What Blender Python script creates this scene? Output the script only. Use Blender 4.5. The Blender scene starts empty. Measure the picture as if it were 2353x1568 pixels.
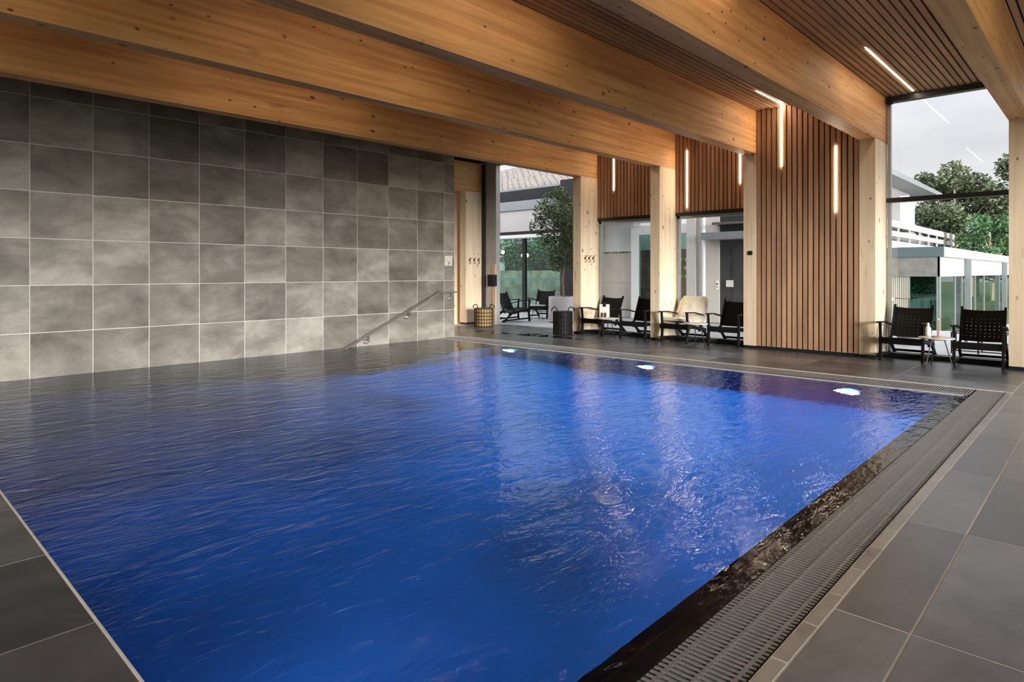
import bpy, math, random
from mathutils import Vector, Matrix, noise
R = random.Random(7)
PI = math.pi
sc = bpy.context.scene
col = sc.collection

# ------------------------------------------------------------------ camera
cam_d = bpy.data.cameras.new('camera')
cam = bpy.data.objects.new('camera', cam_d); col.objects.link(cam)
cam.location = (0, 0, 1.3)
cam.rotation_euler = (PI/2, 0, math.radians(43.36 - 90))
cam_d.sensor_width = 36; cam_d.lens = 36*1465/2353
cam_d.shift_y = -158/2353
cam_d.clip_start = 0.05; cam_d.clip_end = 500
sc.camera = cam

# ------------------------------------------------------------------ world (overcast sky) and exposure
SKY = 1.22
w = bpy.data.worlds.new('world'); sc.world = w; w.use_nodes = True
nt = w.node_tree; nt.nodes.clear()
def N(nt, t, **k):
    n = nt.nodes.new(t)
    for a, b in k.items():
        if a.startswith('i_'): n.inputs[a[2:].replace('_', ' ')].default_value = b
        else: setattr(n, a, b)
    return n
wo = N(nt, 'ShaderNodeOutputWorld'); bg = N(nt, 'ShaderNodeBackground')
tc = N(nt, 'ShaderNodeTexCoord'); mp = N(nt, 'ShaderNodeMapping')
mp.inputs['Scale'].default_value = (1.6, 1.6, 5)
nz = N(nt, 'ShaderNodeTexNoise'); nz.inputs['Scale'].default_value = 1.6; nz.inputs['Detail'].default_value = 6
rp = N(nt, 'ShaderNodeValToRGB')
rp.color_ramp.elements[0].position = .34; rp.color_ramp.elements[0].color = (.60, .61, .66, 1)
rp.color_ramp.elements[1].position = .60; rp.color_ramp.elements[1].color = (.80, .79, .81, 1)
sx = N(nt, 'ShaderNodeSeparateXYZ'); mr = N(nt, 'ShaderNodeMapRange')
mr.inputs['From Min'].default_value = 0.15; mr.inputs['From Max'].default_value = 1.0
mr.inputs['To Min'].default_value = 1.0; mr.inputs['To Max'].default_value = 3.1
ml = N(nt, 'ShaderNodeMath', operation='MULTIPLY'); ml.inputs[1].default_value = SKY
nt.links.new(tc.outputs['Generated'], mp.inputs[0]); nt.links.new(mp.outputs[0], nz.inputs['Vector'])
nt.links.new(nz.outputs['Fac'], rp.inputs[0]); nt.links.new(rp.outputs[0], bg.inputs['Color'])
nt.links.new(tc.outputs['Generated'], sx.inputs[0]); nt.links.new(sx.outputs[2], mr.inputs['Value'])
nt.links.new(mr.outputs[0], ml.inputs[0]); nt.links.new(ml.outputs[0], bg.inputs['Strength'])
nt.links.new(bg.outputs[0], wo.inputs[0])
vs = sc.view_settings
vs.view_transform = 'Standard'; vs.look = 'None'; vs.gamma = 1; vs.use_curve_mapping = False
vs.exposure = 0.0
cy = sc.cycles
cy.max_bounces = 8; cy.diffuse_bounces = 4; cy.glossy_bounces = 4; cy.transmission_bounces = 6; cy.transparent_max_bounces = 16
cy.caustics_reflective = False; cy.caustics_refractive = False
cy.sample_clamp_indirect = 4
cy.use_denoising = True
LED_W = 60.0       # emission of the LED strips
POOL_W = 150.0     # power of each underwater lamp
def area(name, loc, rot, sx_, sy_, power, color):
    ld = bpy.data.lights.new(name, 'AREA'); ld.shape = 'RECTANGLE'; ld.size = sx_; ld.size_y = sy_; ld.energy = power; ld.color = color
    lo = bpy.data.objects.new(name, ld); col.objects.link(lo); lo.location = loc; lo.rotation_euler = rot; return lo
# added fill light just inside the right-hand glazing, standing in for daylight
area('daylight_fill_right', (4.2, -4.35, 1.95), (PI/2, 0, 0), 14.0, 3.2, 60, (1., .97, .93))
# low sun behind thin cloud, from the open right-hand side
sn = bpy.data.lights.new('sun', 'SUN'); sn.energy = 7.6; sn.angle = math.radians(14); sn.color = (1., .98, .95)
so_ = bpy.data.objects.new('sun', sn); col.objects.link(so_); so_.location = (0, -20, 10)
so_.rotation_euler = Vector((.40, 1, -.135)).to_track_quat('-Z', 'Y').to_euler()

# ------------------------------------------------------------------ materials
def base_mat(name):
    m = bpy.data.materials.new(name); m.use_nodes = True
    t = m.node_tree; p = t.nodes['Principled BSDF']; return m, t, p
def plain(name, c, rough=.6, metal=0., var=.08, scale=12., bump=0.):
    m, t, p = base_mat(name)
    n = N(t, 'ShaderNodeTexNoise'); n.inputs['Scale'].default_value = scale; n.inputs['Detail'].default_value = 4
    tcn = N(t, 'ShaderNodeTexCoord'); t.links.new(tcn.outputs['Object'], n.inputs['Vector'])
    r = N(t, 'ShaderNodeValToRGB')
    r.color_ramp.elements[0].position = .3; r.color_ramp.elements[1].position = .7
    r.color_ramp.elements[0].color = tuple(x*(1-var) for x in c)+(1,)
    r.color_ramp.elements[1].color = tuple(min(1, x*(1+var)) for x in c)+(1,)
    t.links.new(n.outputs['Fac'], r.inputs[0]); t.links.new(r.outputs[0], p.inputs['Base Color'])
    p.inputs['Roughness'].default_value = rough; p.inputs['Metallic'].default_value = metal; p.inputs['Specular IOR Level'].default_value = .18 if max(c) < .02 else .5
    if bump:
        b = N(t, 'ShaderNodeBump'); b.inputs['Strength'].default_value = bump; b.inputs['Distance'].default_value = .01
        t.links.new(n.outputs['Fac'], b.inputs['Height']); t.links.new(b.outputs[0], p.inputs['Normal'])
    return m
def wood(name, axis, c0, c1, knots=True, lam=None, knot_scale=3.6, rough=.55, vary=.12):
    """pale softwood: grain along axis, dark knots, slight change of tone from lamella to lamella"""
    m, t, p = base_mat(name); L = t.links.new
    tcn = N(t, 'ShaderNodeTexCoord'); oi = N(t, 'ShaderNodeObjectInfo')
    off = N(t, 'ShaderNodeVectorMath', operation='MULTIPLY_ADD')
    comb = N(t, 'ShaderNodeCombineXYZ')
    for i in range(3): L(oi.outputs['Random'], comb.inputs[i])
    L(comb.outputs[0], off.inputs[0]); off.inputs[1].default_value = (37., 53., 71.)
    L(tcn.outputs['Object'], off.inputs[2])
    sc3 = [14., 14., 14.]; sc3[axis] = .7
    mpn = N(t, 'ShaderNodeMapping'); mpn.inputs['Scale'].default_value = sc3; L(off.outputs[0], mpn.inputs[0])
    n = N(t, 'ShaderNodeTexNoise'); n.inputs['Scale'].default_value = 1.; n.inputs['Detail'].default_value = 5; n.inputs['Distortion'].default_value = .6
    L(mpn.outputs[0], n.inputs['Vector'])
    r = N(t, 'ShaderNodeValToRGB'); r.color_ramp.elements[0].position = .3; r.color_ramp.elements[1].position = .68
    r.color_ramp.elements[0].color = c0+(1,); r.color_ramp.elements[1].color = c1+(1,)
    L(n.outputs['Fac'], r.inputs[0]); cur = r.outputs[0]
    # broad tone clouds
    n2 = N(t, 'ShaderNodeTexNoise'); n2.inputs['Scale'].default_value = .9; n2.inputs['Detail'].default_value = 3
    L(off.outputs[0], n2.inputs['Vector'])
    hs = N(t, 'ShaderNodeHueSaturation'); L(cur, hs.inputs['Color'])
    mr1 = N(t, 'ShaderNodeMapRange'); mr1.inputs['To Min'].default_value = 1-vary; mr1.inputs['To Max'].default_value = 1+vary
    mr1.inputs['From Min'].default_value = .25; mr1.inputs['From Max'].default_value = .75
    L(n2.outputs['Fac'], mr1.inputs['Value'])
    mm = N(t, 'ShaderNodeMath', operation='MULTIPLY'); L(mr1.outputs[0], mm.inputs[0])
    mr2 = N(t, 'ShaderNodeMapRange'); mr2.inputs['To Min'].default_value = 1-vary*.8; mr2.inputs['To Max'].default_value = 1+vary*.8
    L(oi.outputs['Random'], mr2.inputs['Value']); L(mr2.outputs[0], mm.inputs[1]); val = mm.outputs[0]
    if lam:
        sp = N(t, 'ShaderNodeSeparateXYZ'); L(tcn.outputs['Object'], sp.inputs[0])
        d = N(t, 'ShaderNodeMath', operation='DIVIDE'); L(sp.outputs[2], d.inputs[0]); d.inputs[1].default_value = lam
        f = N(t, 'ShaderNodeMath', operation='FLOOR'); L(d.outputs[0], f.inputs[0])
        a = N(t, 'ShaderNodeMath', operation='ADD'); L(f.outputs[0], a.inputs[0]); L(oi.outputs['Random'], a.inputs[1])
        wn = N(t, 'ShaderNodeTexWhiteNoise', noise_dimensions='1D'); L(a.outputs[0], wn.inputs['W'])
        mr3 = N(t, 'ShaderNodeMapRange'); mr3.inputs['To Min'].default_value = .9; mr3.inputs['To Max'].default_value = 1.07
        L(wn.outputs['Value'], mr3.inputs['Value'])
        m2 = N(t, 'ShaderNodeMath', operation='MULTIPLY'); L(val, m2.inputs[0]); L(mr3.outputs[0], m2.inputs[1]); val = m2.outputs[0]
    L(val, hs.inputs['Value']); cur = hs.outputs[0]
    if knots:
        for ks, thr, w0 in ((knot_scale, .05, .55), (knot_scale*2.1, .055, .62)):
            k3 = [ks, ks, ks]; k3[axis] = ks*.55
            mk = N(t, 'ShaderNodeMapping'); mk.inputs['Scale'].default_value = k3; L(off.outputs[0], mk.inputs[0])
            vo = N(t, 'ShaderNodeTexVoronoi'); vo.inputs['Scale'].default_value = 1.; L(mk.outputs[0], vo.inputs['Vector'])
            rk = N(t, 'ShaderNodeMapRange'); rk.inputs['From Min'].default_value = thr*1.0; rk.inputs['From Max'].default_value = thr*2.1
            rk.inputs['To Min'].default_value = .88; rk.inputs['To Max'].default_value = 0
            L(vo.outputs['Distance'], rk.inputs['Value'])
            mx = N(t, 'ShaderNodeMix', data_type='RGBA'); L(rk.outputs[0], mx.inputs['Factor'])
            L(cur, mx.inputs[6]); mx.inputs[7].default_value = (c0[0]*.12, c0[1]*.09, c0[2]*.08, 1); cur = mx.outputs[2]
        # short dark resin streaks
        s3 = [9., 9., 9.]; s3[axis] = 1.3
        ms = N(t, 'ShaderNodeMapping'); ms.inputs['Scale'].default_value = s3; L(off.outputs[0], ms.inputs[0])
        vo = N(t, 'ShaderNodeTexNoise'); vo.inputs['Scale'].default_value = 1.; vo.inputs['Detail'].default_value = 2; L(ms.outputs[0], vo.inputs['Vector'])
        rk = N(t, 'ShaderNodeMapRange'); rk.inputs['From Min'].default_value = .68; rk.inputs['From Max'].default_value = .76
        rk.inputs['To Max'].default_value = .45; L(vo.outputs['Fac'], rk.inputs['Value'])
        mx = N(t, 'ShaderNodeMix', data_type='RGBA'); L(rk.outputs[0], mx.inputs['Factor'])
        L(cur, mx.inputs[6]); mx.inputs[7].default_value = (c0[0]*.35, c0[1]*.25, c0[2]*.2, 1); cur = mx.outputs[2]
    L(cur, p.inputs['Base Color']); p.inputs['Roughness'].default_value = rough
    p.inputs['Specular IOR Level'].default_value = .3
    b = N(t, 'ShaderNodeBump'); b.inputs['Strength'].default_value = .12; b.inputs['Distance'].default_value = .004
    L(n.outputs['Fac'], b.inputs['Height']); L(b.outputs[0], p.inputs['Normal'])
    return m
def stone(name, c0, c1, c2, rough=.45, cloud=1.1, wet=0.):
    """slate look: each piece its own clouding (Object Info random), veins and fine grain"""
    m, t, p = base_mat(name); L = t.links.new
    tcn = N(t, 'ShaderNodeTexCoord'); oi = N(t, 'ShaderNodeObjectInfo'); comb = N(t, 'ShaderNodeCombineXYZ')
    for i in range(3): L(oi.outputs['Random'], comb.inputs[i])
    off = N(t, 'ShaderNodeVectorMath', operation='MULTIPLY_ADD'); L(comb.outputs[0], off.inputs[0])
    off.inputs[1].default_value = (41., 17., 93.); L(tcn.outputs['Object'], off.inputs[2])
    n1 = N(t, 'ShaderNodeTexNoise'); n1.inputs['Scale'].default_value = cloud; n1.inputs['Detail'].default_value = 7
    n1.inputs['Roughness'].default_value = .62; n1.inputs['Distortion'].default_value = .35
    ms_ = N(t, 'ShaderNodeMapping'); ms_.inputs['Scale'].default_value = (.75, 1., 1.5); ms_.inputs['Rotation'].default_value = (0, .35, .3); L(off.outputs[0], ms_.inputs[0]); L(ms_.outputs[0], n1.inputs['Vector'])
    ad = N(t, 'ShaderNodeMath', operation='MULTIPLY_ADD'); L(oi.outputs['Random'], ad.inputs[0]); ad.inputs[1].default_value = .22
    L(n1.outputs['Fac'], ad.inputs[2])
    r = N(t, 'ShaderNodeValToRGB'); e = r.color_ramp.elements
    e[0].position = .38; e[0].color = c0+(1,); e[1].position = .88; e[1].color = c2+(1,)
    q = e.new(.62); q.color = c1+(1,)
    L(ad.outputs[0], r.inputs[0])
    n2 = N(t, 'ShaderNodeTexNoise'); n2.inputs['Scale'].default_value = 60.; n2.inputs['Detail'].default_value = 3; L(off.outputs[0], n2.inputs['Vector'])
    mr1 = N(t, 'ShaderNodeMapRange'); mr1.inputs['To Min'].default_value = .86; mr1.inputs['To Max'].default_value = 1.14; L(n2.outputs['Fac'], mr1.inputs['Value'])
    hs = N(t, 'ShaderNodeHueSaturation'); L(r.outputs[0], hs.inputs['Color']); L(mr1.outputs[0], hs.inputs['Value'])
    L(hs.outputs[0], p.inputs['Base Color'])
    rr = N(t, 'ShaderNodeMapRange'); rr.inputs['To Min'].default_value = rough-.12; rr.inputs['To Max'].default_value = rough+.12
    L(n1.outputs['Fac'], rr.inputs['Value']); L(rr.outputs[0], p.inputs['Roughness'])
    mu = N(t, 'ShaderNodeMath', operation='MULTIPLY_ADD'); L(n2.outputs['Fac'], mu.inputs[0]); mu.inputs[1].default_value = .15; L(n1.outputs['Fac'], mu.inputs[2])
    b = N(t, 'ShaderNodeBump'); b.inputs['Strength'].default_value = .10; b.inputs['Distance'].default_value = .01
    L(mu.outputs[0], b.inputs['Height']); L(b.outputs[0], p.inputs['Normal'])
    return m
def emis(name, c, s):
    m = bpy.data.materials.new(name); m.use_nodes = True; t = m.node_tree; t.nodes.clear()
    e = N(t, 'ShaderNodeEmission'); e.inputs[0].default_value = c+(1,); e.inputs[1].default_value = s
    o = N(t, 'ShaderNodeOutputMaterial'); t.links.new(e.outputs[0], o.inputs[0]); return m
def glass(name, tint=(.975, .985, .98), ior=1.5):
    m = bpy.data.materials.new(name); m.use_nodes = True; t = m.node_tree; t.nodes.clear()
    a = N(t, 'ShaderNodeBsdfTransparent'); a.inputs[0].default_value = tint+(1,)
    g = N(t, 'ShaderNodeBsdfGlossy'); g.inputs['Roughness'].default_value = 0.
    f = N(t, 'ShaderNodeFresnel')
    # thin pane: the same reflectance entering and leaving (no total reflection at the inner face)
    ge = N(t, 'ShaderNodeNewGeometry'); mi = N(t, 'ShaderNodeMapRange'); mi.inputs['To Min'].default_value = ior; mi.inputs['To Max'].default_value = 1/ior
    t.links.new(ge.outputs['Backfacing'], mi.inputs['Value']); t.links.new(mi.outputs[0], f.inputs['IOR'])
    x = N(t, 'ShaderNodeMixShader'); o = N(t, 'ShaderNodeOutputMaterial')
    t.links.new(f.outputs[0], x.inputs[0]); t.links.new(a.outputs[0], x.inputs[1]); t.links.new(g.outputs[0], x.inputs[2])
    t.links.new(x.outputs[0], o.inputs[0]); return m

M = {}
M['beam'] = wood('beam_wood', 0, (.57, .27, .095), (.78, .45, .19), lam=.045)
M['column'] = wood('column_wood', 2, (.70, .54, .37), (.82, .67, .49), knots=True, knot_scale=3.4, vary=.05)
M['slat_x'] = wood('ceiling_slat_wood', 0, (.36, .205, .11), (.50, .31, .175), knots=False, vary=.22)
M['slat_z'] = wood('wall_slat_wood', 2, (.35, .19, .11), (.50, .305, .185), knots=False, vary=.20)
M['black'] = plain('black_backing', (.012, .011, .012), .8)
M['frame'] = plain('dark_metal_frame', (.018, .018, .02), .4, .2)
M['grey_frame'] = plain('grey_aluminium', (.42, .45, .46), .35, .5)
M['steel'] = plain('brushed_steel', (.60, .59, .57), .28, 1.)
M['steel_panel'] = plain('stainless_cladding', (.36, .355, .35), .38, .35, scale=3)
M['wall_tile'] = stone('wall_tile', (.095, .082, .066), (.21, .192, .166), (.42, .395, .35), .40, 1.5)
M['floor_tile'] = stone('floor_tile', (.036, .039, .046), (.092, .098, .112), (.20, .21, .235), .33, 1.3)
M['dark_tile'] = stone('dark_overflow_tile', (.13, .118, .105), (.21, .195, .175), (.30, .28, .25), .3, 2.)
M['grout'] = plain('light_grout', (.66, .64, .60), .8)
M['dgrout'] = plain('dark_grout', (.05, .05, .05), .8)
M['grate'] = plain('grate_plastic', (.17, .168, .168), .32, var=.2, scale=25)
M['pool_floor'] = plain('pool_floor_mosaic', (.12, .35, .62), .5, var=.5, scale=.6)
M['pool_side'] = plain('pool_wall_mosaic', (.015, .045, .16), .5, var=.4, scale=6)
M['step'] = stone('pool_step_stone', (.03, .028, .03), (.05, .045, .045), (.08, .07, .065), .4)
M['leather'] = plain('black_leather', (.006, .005, .005), .65, var=.2, scale=30)
M['blackwood'] = plain('black_stained_wood', (.007, .006, .006), .55, var=.2)
M['tabletop'] = plain('pale_laminate', (.62, .58, .52), .35)
M['sheep'] = plain('cream_sheepskin', (.80, .74, .62), .95, var=.1, scale=25, bump=.9)
M['white'] = plain('white_paint', (.86, .86, .86), .5, var=.03)
M['offwhite'] = plain('offwhite_plate', (.66, .62, .54), .5, var=.03)
M['terrace'] = stone('terrace_stone', (.34, .35, .37), (.43, .44, .46), (.52, .53, .55), .55)
M['fascia'] = plain('pale_cladding', (.50, .48, .475), .6, var=.04, scale=1.5)
M['gutter'] = plain('grey_gutter', (.27, .29, .31), .45, .2)
M['beige'] = plain('beige_render', (.60, .555, .50), .8, var=.08, scale=2)
M['dark'] = plain('dark_door', (.035, .037, .045), .35)
M['rooftile'] = plain('roof_tile', (.36, .33, .31), .8, var=.15, scale=5)
M['conc'] = plain('mossy_concrete', (.34, .36, .29), .9, var=.45, scale=2.5)
M['rail'] = plain('pale_blue_rail', (.35, .48, .60), .4, .2)
M['leaf'] = plain('leaf', (.075, .12, .030), .6, var=.55, scale=4)
M['leaf2'] = plain('tree_leaf', (.13, .165, .095), .7, var=.5, scale=.35)
M['leaf3'] = plain('bush_leaf', (.08, .18, .07), .7, var=.5, scale=.5)
M['hedge'] = plain('hedge_leaf', (.05, .12, .035), .8, var=.5, scale=1.5)
M['bark'] = plain('pale_bark', (.42, .36, .24), .8, var=.25, scale=20)
M['soil'] = plain('soil', (.10, .05, .03), .9)
M['planter'] = plain('white_planter', (.70, .69, .72), .4, var=.02)
M['wicker'] = plain('wicker', (.34, .23, .10), .7, var=.35, scale=40)
M['rattan_dark'] = plain('dark_rattan', (.012, .010, .009), .6, var=.3)
M['glass'] = glass('window_glass')
M['tglass'] = glass('tinted_glass', (.45, .62, .60))
M['gglass'] = glass('garden_glass', (.62, .76, .70))
M['board'] = plain('plywood', (.55, .40, .24), .6)
M['grass'] = plain('lawn', (.10, .16, .06), .9, var=.3, scale=3)
M['curtain'] = plain('grey_curtain', (.33, .305, .27), .9, var=.1, scale=1)
M['led'] = emis('led_strip', (1., .80, .57), LED_W)
M['poollamp'] = emis('pool_lamp_lens', (.15, .42, 1.), 6.)
M['bulb'] = emis('garden_lamp_glow', (1., .86, .6), 45.)
M['housewall'] = plain('upper_house_wall', (.22, .21, .21), .8, var=.1, scale=.4)
M['wood_holder'] = plain('light_oak', (.50, .33, .18), .5)
M['paper'] = plain('paper', (.72, .69, .62), .8, var=.03)

# ------------------------------------------------------------------ geometry helpers
class MB:
    def __init__(s): s.v = []; s.f = []
    def quad(s, a, b, c, d):
        n = len(s.v); s.v += [tuple(a), tuple(b), tuple(c), tuple(d)]; s.f.append((n, n+1, n+2, n+3)); return s
    def box(s, x0, x1, y0, y1, z0, z1, mat=None):
        n = len(s.v); P = [(x, y, z) for z in (z0, z1) for y in (y0, y1) for x in (x0, x1)]
        if mat is not None: P = [tuple(mat @ Vector(p)) for p in P]
        s.v += P
        for f in ((0, 2, 3, 1), (4, 5, 7, 6), (0, 1, 5, 4), (2, 6, 7, 3), (0, 4, 6, 2), (1, 3, 7, 5)):
            s.f.append(tuple(n+i for i in f))
        return s
    def bevbox(s, x0, x1, y0, y1, z0, z1, b=.003):
        """box with a chamfered top edge"""
        n = len(s.v)
        s.v += [(x0, y0, z0), (x1, y0, z0), (x1, y1, z0), (x0, y1, z0), (x0, y0, z1-b), (x1, y0, z1-b), (x1, y1, z1-b), (x0, y1, z1-b),
                (x0+b, y0+b, z1), (x1-b, y0+b, z1), (x1-b, y1-b, z1), (x0+b, y1-b, z1)]
        for f in ((0, 3, 2, 1), (0, 1, 5, 4), (1, 2, 6, 5), (2, 3, 7, 6), (3, 0, 4, 7), (4, 5, 9, 8), (5, 6, 10, 9), (6, 7, 11, 10), (7, 4, 8, 11), (8, 9, 10, 11)):
            s.f.append(tuple(n+i for i in f))
        return s
    def bar(s, a, b, w, h, up=(0, 0, 1)):
        """rectangular bar from a to b, w across, h along up"""
        a = Vector(a); b = Vector(b); d = (b-a); L = d.length; d.normalize(); u = Vector(up)
        x = d.cross(u)
        if x.length < 1e-4: x = d.cross(Vector((1, 0, 0)))
        x.normalize(); u = x.cross(d).normalized()
        n = len(s.v)
        for t in (a, b):
            for i, j in ((-1, -1), (1, -1), (1, 1), (-1, 1)):
                s.v.append(tuple(t + x*(w/2*i) + u*(h/2*j)))
        for f in ((0, 3, 2, 1), (4, 5, 6, 7), (0, 1, 5, 4), (1, 2, 6, 5), (2, 3, 7, 6), (3, 0, 4, 7)):
            s.f.append(tuple(n+i for i in f))
        return s
    def tube(s, pts, r, k=8, r1=None):
        pts = [Vector(p) for p in pts]; n0 = len(s.v); m = len(pts)
        ref = None
        for i, p in enumerate(pts):
            d = (pts[min(i+1, m-1)] - pts[max(i-1, 0)]).normalized()
            if ref is None:
                ref = d.cross(Vector((0, 0, 1)))
                if ref.length < .05: ref = d.cross(Vector((0, 1, 0)))
            x = (ref - d*ref.dot(d)).normalized(); y = d.cross(x); ref = x
            rr = r if r1 is None else r + (r1-r)*i/(m-1)
            for j in range(k):
                a = 2*PI*j/k; s.v.append(tuple(p + x*(rr*math.cos(a)) + y*(rr*math.sin(a))))
        for i in range(m-1):
            for j in range(k):
                a = n0+i*k+j; b = n0+i*k+(j+1) % k
                s.f.append((a, b, b+k, a+k))
        s.f.append(tuple(n0+j for j in reversed(range(k)))); s.f.append(tuple(n0+(m-1)*k+j for j in range(k)))
        return s
    def lathe(s, prof, c=(0, 0, 0), k=20, axis=2):
        n0 = len(s.v)
        for r, z in prof:
            for j in range(k):
                a = 2*PI*j/k; q = [r*math.cos(a), r*math.sin(a), z]
                if axis == 0: q = [z, q[0], q[1]]
                s.v.append((c[0]+q[0], c[1]+q[1], c[2]+q[2]))
        for i in range(len(prof)-1):
            for j in range(k):
                a = n0+i*k+j; b = n0+i*k+(j+1) % k; s.f.append((a, b, b+k, a+k))
        s.f.append(tuple(n0+j for j in reversed(range(k)))); s.f.append(tuple(n0+(len(prof)-1)*k+j for j in range(k)))
        return s
    def mesh(s, name, mat, smooth=False):
        me = bpy.data.meshes.new(name); me.from_pydata(s.v, [], s.f); me.update()
        if mat: me.materials.append(mat)
        if smooth:
            me.polygons.foreach_set('use_smooth', [True]*len(me.polygons))
            me.set_sharp_from_angle(angle=math.radians(40))
        return me
    def build(s, name, mat, parent=None, loc=(0, 0, 0), rz=0, smooth=False):
        return link(name, s.mesh(name, mat, smooth), parent, loc, rz)
def link(name, me, parent=None, loc=(0, 0, 0), rz=0):
    o = bpy.data.objects.new(name, me); col.objects.link(o)
    o.location = loc; o.rotation_euler = (0, 0, rz)
    if parent is not None: o.parent = parent
    return o
def tag(o, label=None, cat=None, group=None, kind=None):
    if label: o['label'] = label
    if cat: o['category'] = cat
    if group: o['group'] = group
    if kind: o['kind'] = kind
    return o
def thing(name, label, cat, loc=(0, 0, 0), rz=0, group=None):
    return tag(link(name, None, None, loc, rz), label, cat, group)
def struct(o, label=None): return tag(o, label, None, None, 'structure')
def copy_tree(o, parent=None):
    c = o.copy(); col.objects.link(c)
    if parent is not None: c.parent = parent
    for ch in list(o.children): copy_tree(ch, c)
    return c

# ------------------------------------------------------------------ main dimensions
XN, XP = .67, 8.2          # near and far pool edge
YR, YW = 1.26, 9.7         # right pool edge, tiled wall
XF, XG = 10.72, 11.4       # column fronts, glass line
ZB, ZC = 3.32, 4.05        # underside of beams, ceiling
WATER = -.012
COLS = [(.80, 1.02), (2.61, 2.83), (4.42, 4.64), (6.27, 6.47), (8.14, 8.34), (11.70, 11.92)]
BEAMS = [(-4.65, -4.43), (-2.83, -2.61), (-1.01, -.80), (.80, 1.02), (2.61, 2.83), (4.42, 4.64), (6.27, 6.47), (8.14, 8.34), (9.93, 10.15), (11.70, 11.92)]
XB = -9.0                  # back of the hall (behind the camera)
YS = -4.6                  # right-hand side of the hall, open glazing

# ------------------------------------------------------------------ floor and its tiles
f = MB()
f.box(XB, XN, YS, YW, -.3, -.0012)
f.box(XN, XG+.1, YS, .79, -.3, -.0012)
f.box(XN, XP+.5, .79, .845, -.3, -.0012)
f.box(XP+.5, XG+.1, .79, 12.0, -.3, -.0012)
f.box(XP, XP+.1, YR-.1, YW, -.3, -.003)
floor = struct(f.build('floor', M['grout']))
def tile_mesh(dx, dy, h=.012): return MB().bevbox(0, dx, 0, dy, -.02, h-.012, .0015).mesh('tile', M['floor_tile'])
G = .0035
_tm = {}
def lay(x0, x1, y0, y1, mat='floor_tile', parent=None, name='tile'):
    if x1-x0 < .03 or y1-y0 < .03: return
    key = (round(x1-x0, 3), round(y1-y0, 3), mat)
    if key not in _tm: _tm[key] = MB().bevbox(G, x1-x0-G, G, y1-y0-G, -.02, 0, .0015).mesh('tile', M[mat])
    link(name, _tm[key], parent or floor, (x0, y0, R.uniform(0, .0008)))
# left near deck (rows .83 long)
ys = [9.7-.475] + [9.225-.83*i for i in range(1, 18)]
ys = [2.751+.826*i for i in range(-9, 9)]; ys = [y for y in ys if YS < y < YW]+[YW]
for xa, xb in ((-.53, XN-.008), (-1.73, -.53)):
    for a, b in zip(ys[:-1], ys[1:]): lay(xa, xb, a, b)
# right deck
xs = [2.65+1.2*i for i in range(-2, 8)]
yrow = [.785, .53, -.07, -.67, -1.27]
for a, b in zip(yrow[1:], yrow[:-1]):
    for p, q in zip(xs[:-1], xs[1:]):
        if p > XN-.1: lay(max(p, XN), min(q, XG+.08), a, b)
# far deck
yy = [.785+1.2*i for i in range(0, 10)]
for i, (p, q) in enumerate(((8.74, 9.34), (9.34, 9.94), (9.94, 10.54), (10.54, 11.14), (11.14, XG+.08))):
    o = 0 if i % 2 == 0 else .0
    for a, b in zip(yy[:-1], yy[1:]): lay(p, q, a+o, min(b+o, 12.0))
for a in range(15):
    lay(XP, XP+.1, 1.13+a*.573, 1.13+(a+1)*.573)
# light kerb strips along the water on the near side
struct(MB().box(XN-.008, XN, YR-.1, YW, -.3, .0015).build('trim_1', M['grout']))

# overflow edge, right side: sloping submerged stone band + narrow tiles beside the channel
ov = struct(MB().box(XN, XP, 1.118, YR, -.5, -.03).build('trim_2', M['dgrout']), 'dark stone overflow edge just under the water')
x = XN
i = 0
while x < XP-.01:
    q = min(x+(.6 if i else .35), XP)
    m = MB(); n = 4
    y0, y1 = 1.118, YR-.002
    m.v = [(x+.002, y0, -.0235), (q-.002, y0, -.0235), (q-.002, y1, -.034), (x+.002, y1, -.034), (x+.002, y0, -.045), (q-.002, y0, -.045), (q-.002, y1, -.055), (x+.002, y1, -.055)]
    m.f = [(0, 1, 2, 3), (4, 7, 6, 5), (0, 4, 5, 1), (1, 5, 6, 2), (2, 6, 7, 3), (3, 7, 4, 0)]
    m.build('tile', M['dark_tile'], ov); x = q; i += 1
x = XN
while x < XP+.5:
    q = min(x+.3, XP+.5); lay(x, q, .785, .843, 'dark_tile'); x = q
# channel under the grates
ch = MB(); ch.box(XN, XP+.5, .845, 1.118, -.3, -.16); ch.box(XP+.1, XP+.5, 1.118, YW, -.3, -.16)
ch.box(XN, XP+.5, .843, .848, -.16, -.006); ch.box(XN, XP+.1, 1.112, 1.118, -.16, -.026); ch.box(XP+.1, XP+.106, 1.118, YW, -.16, -.02); ch.box(XP+.494, XP+.5, .85, YW, -.16, -.006)
struct(ch.build('trim_3', M['dgrout']), 'dark drain channel under the grates')
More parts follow.
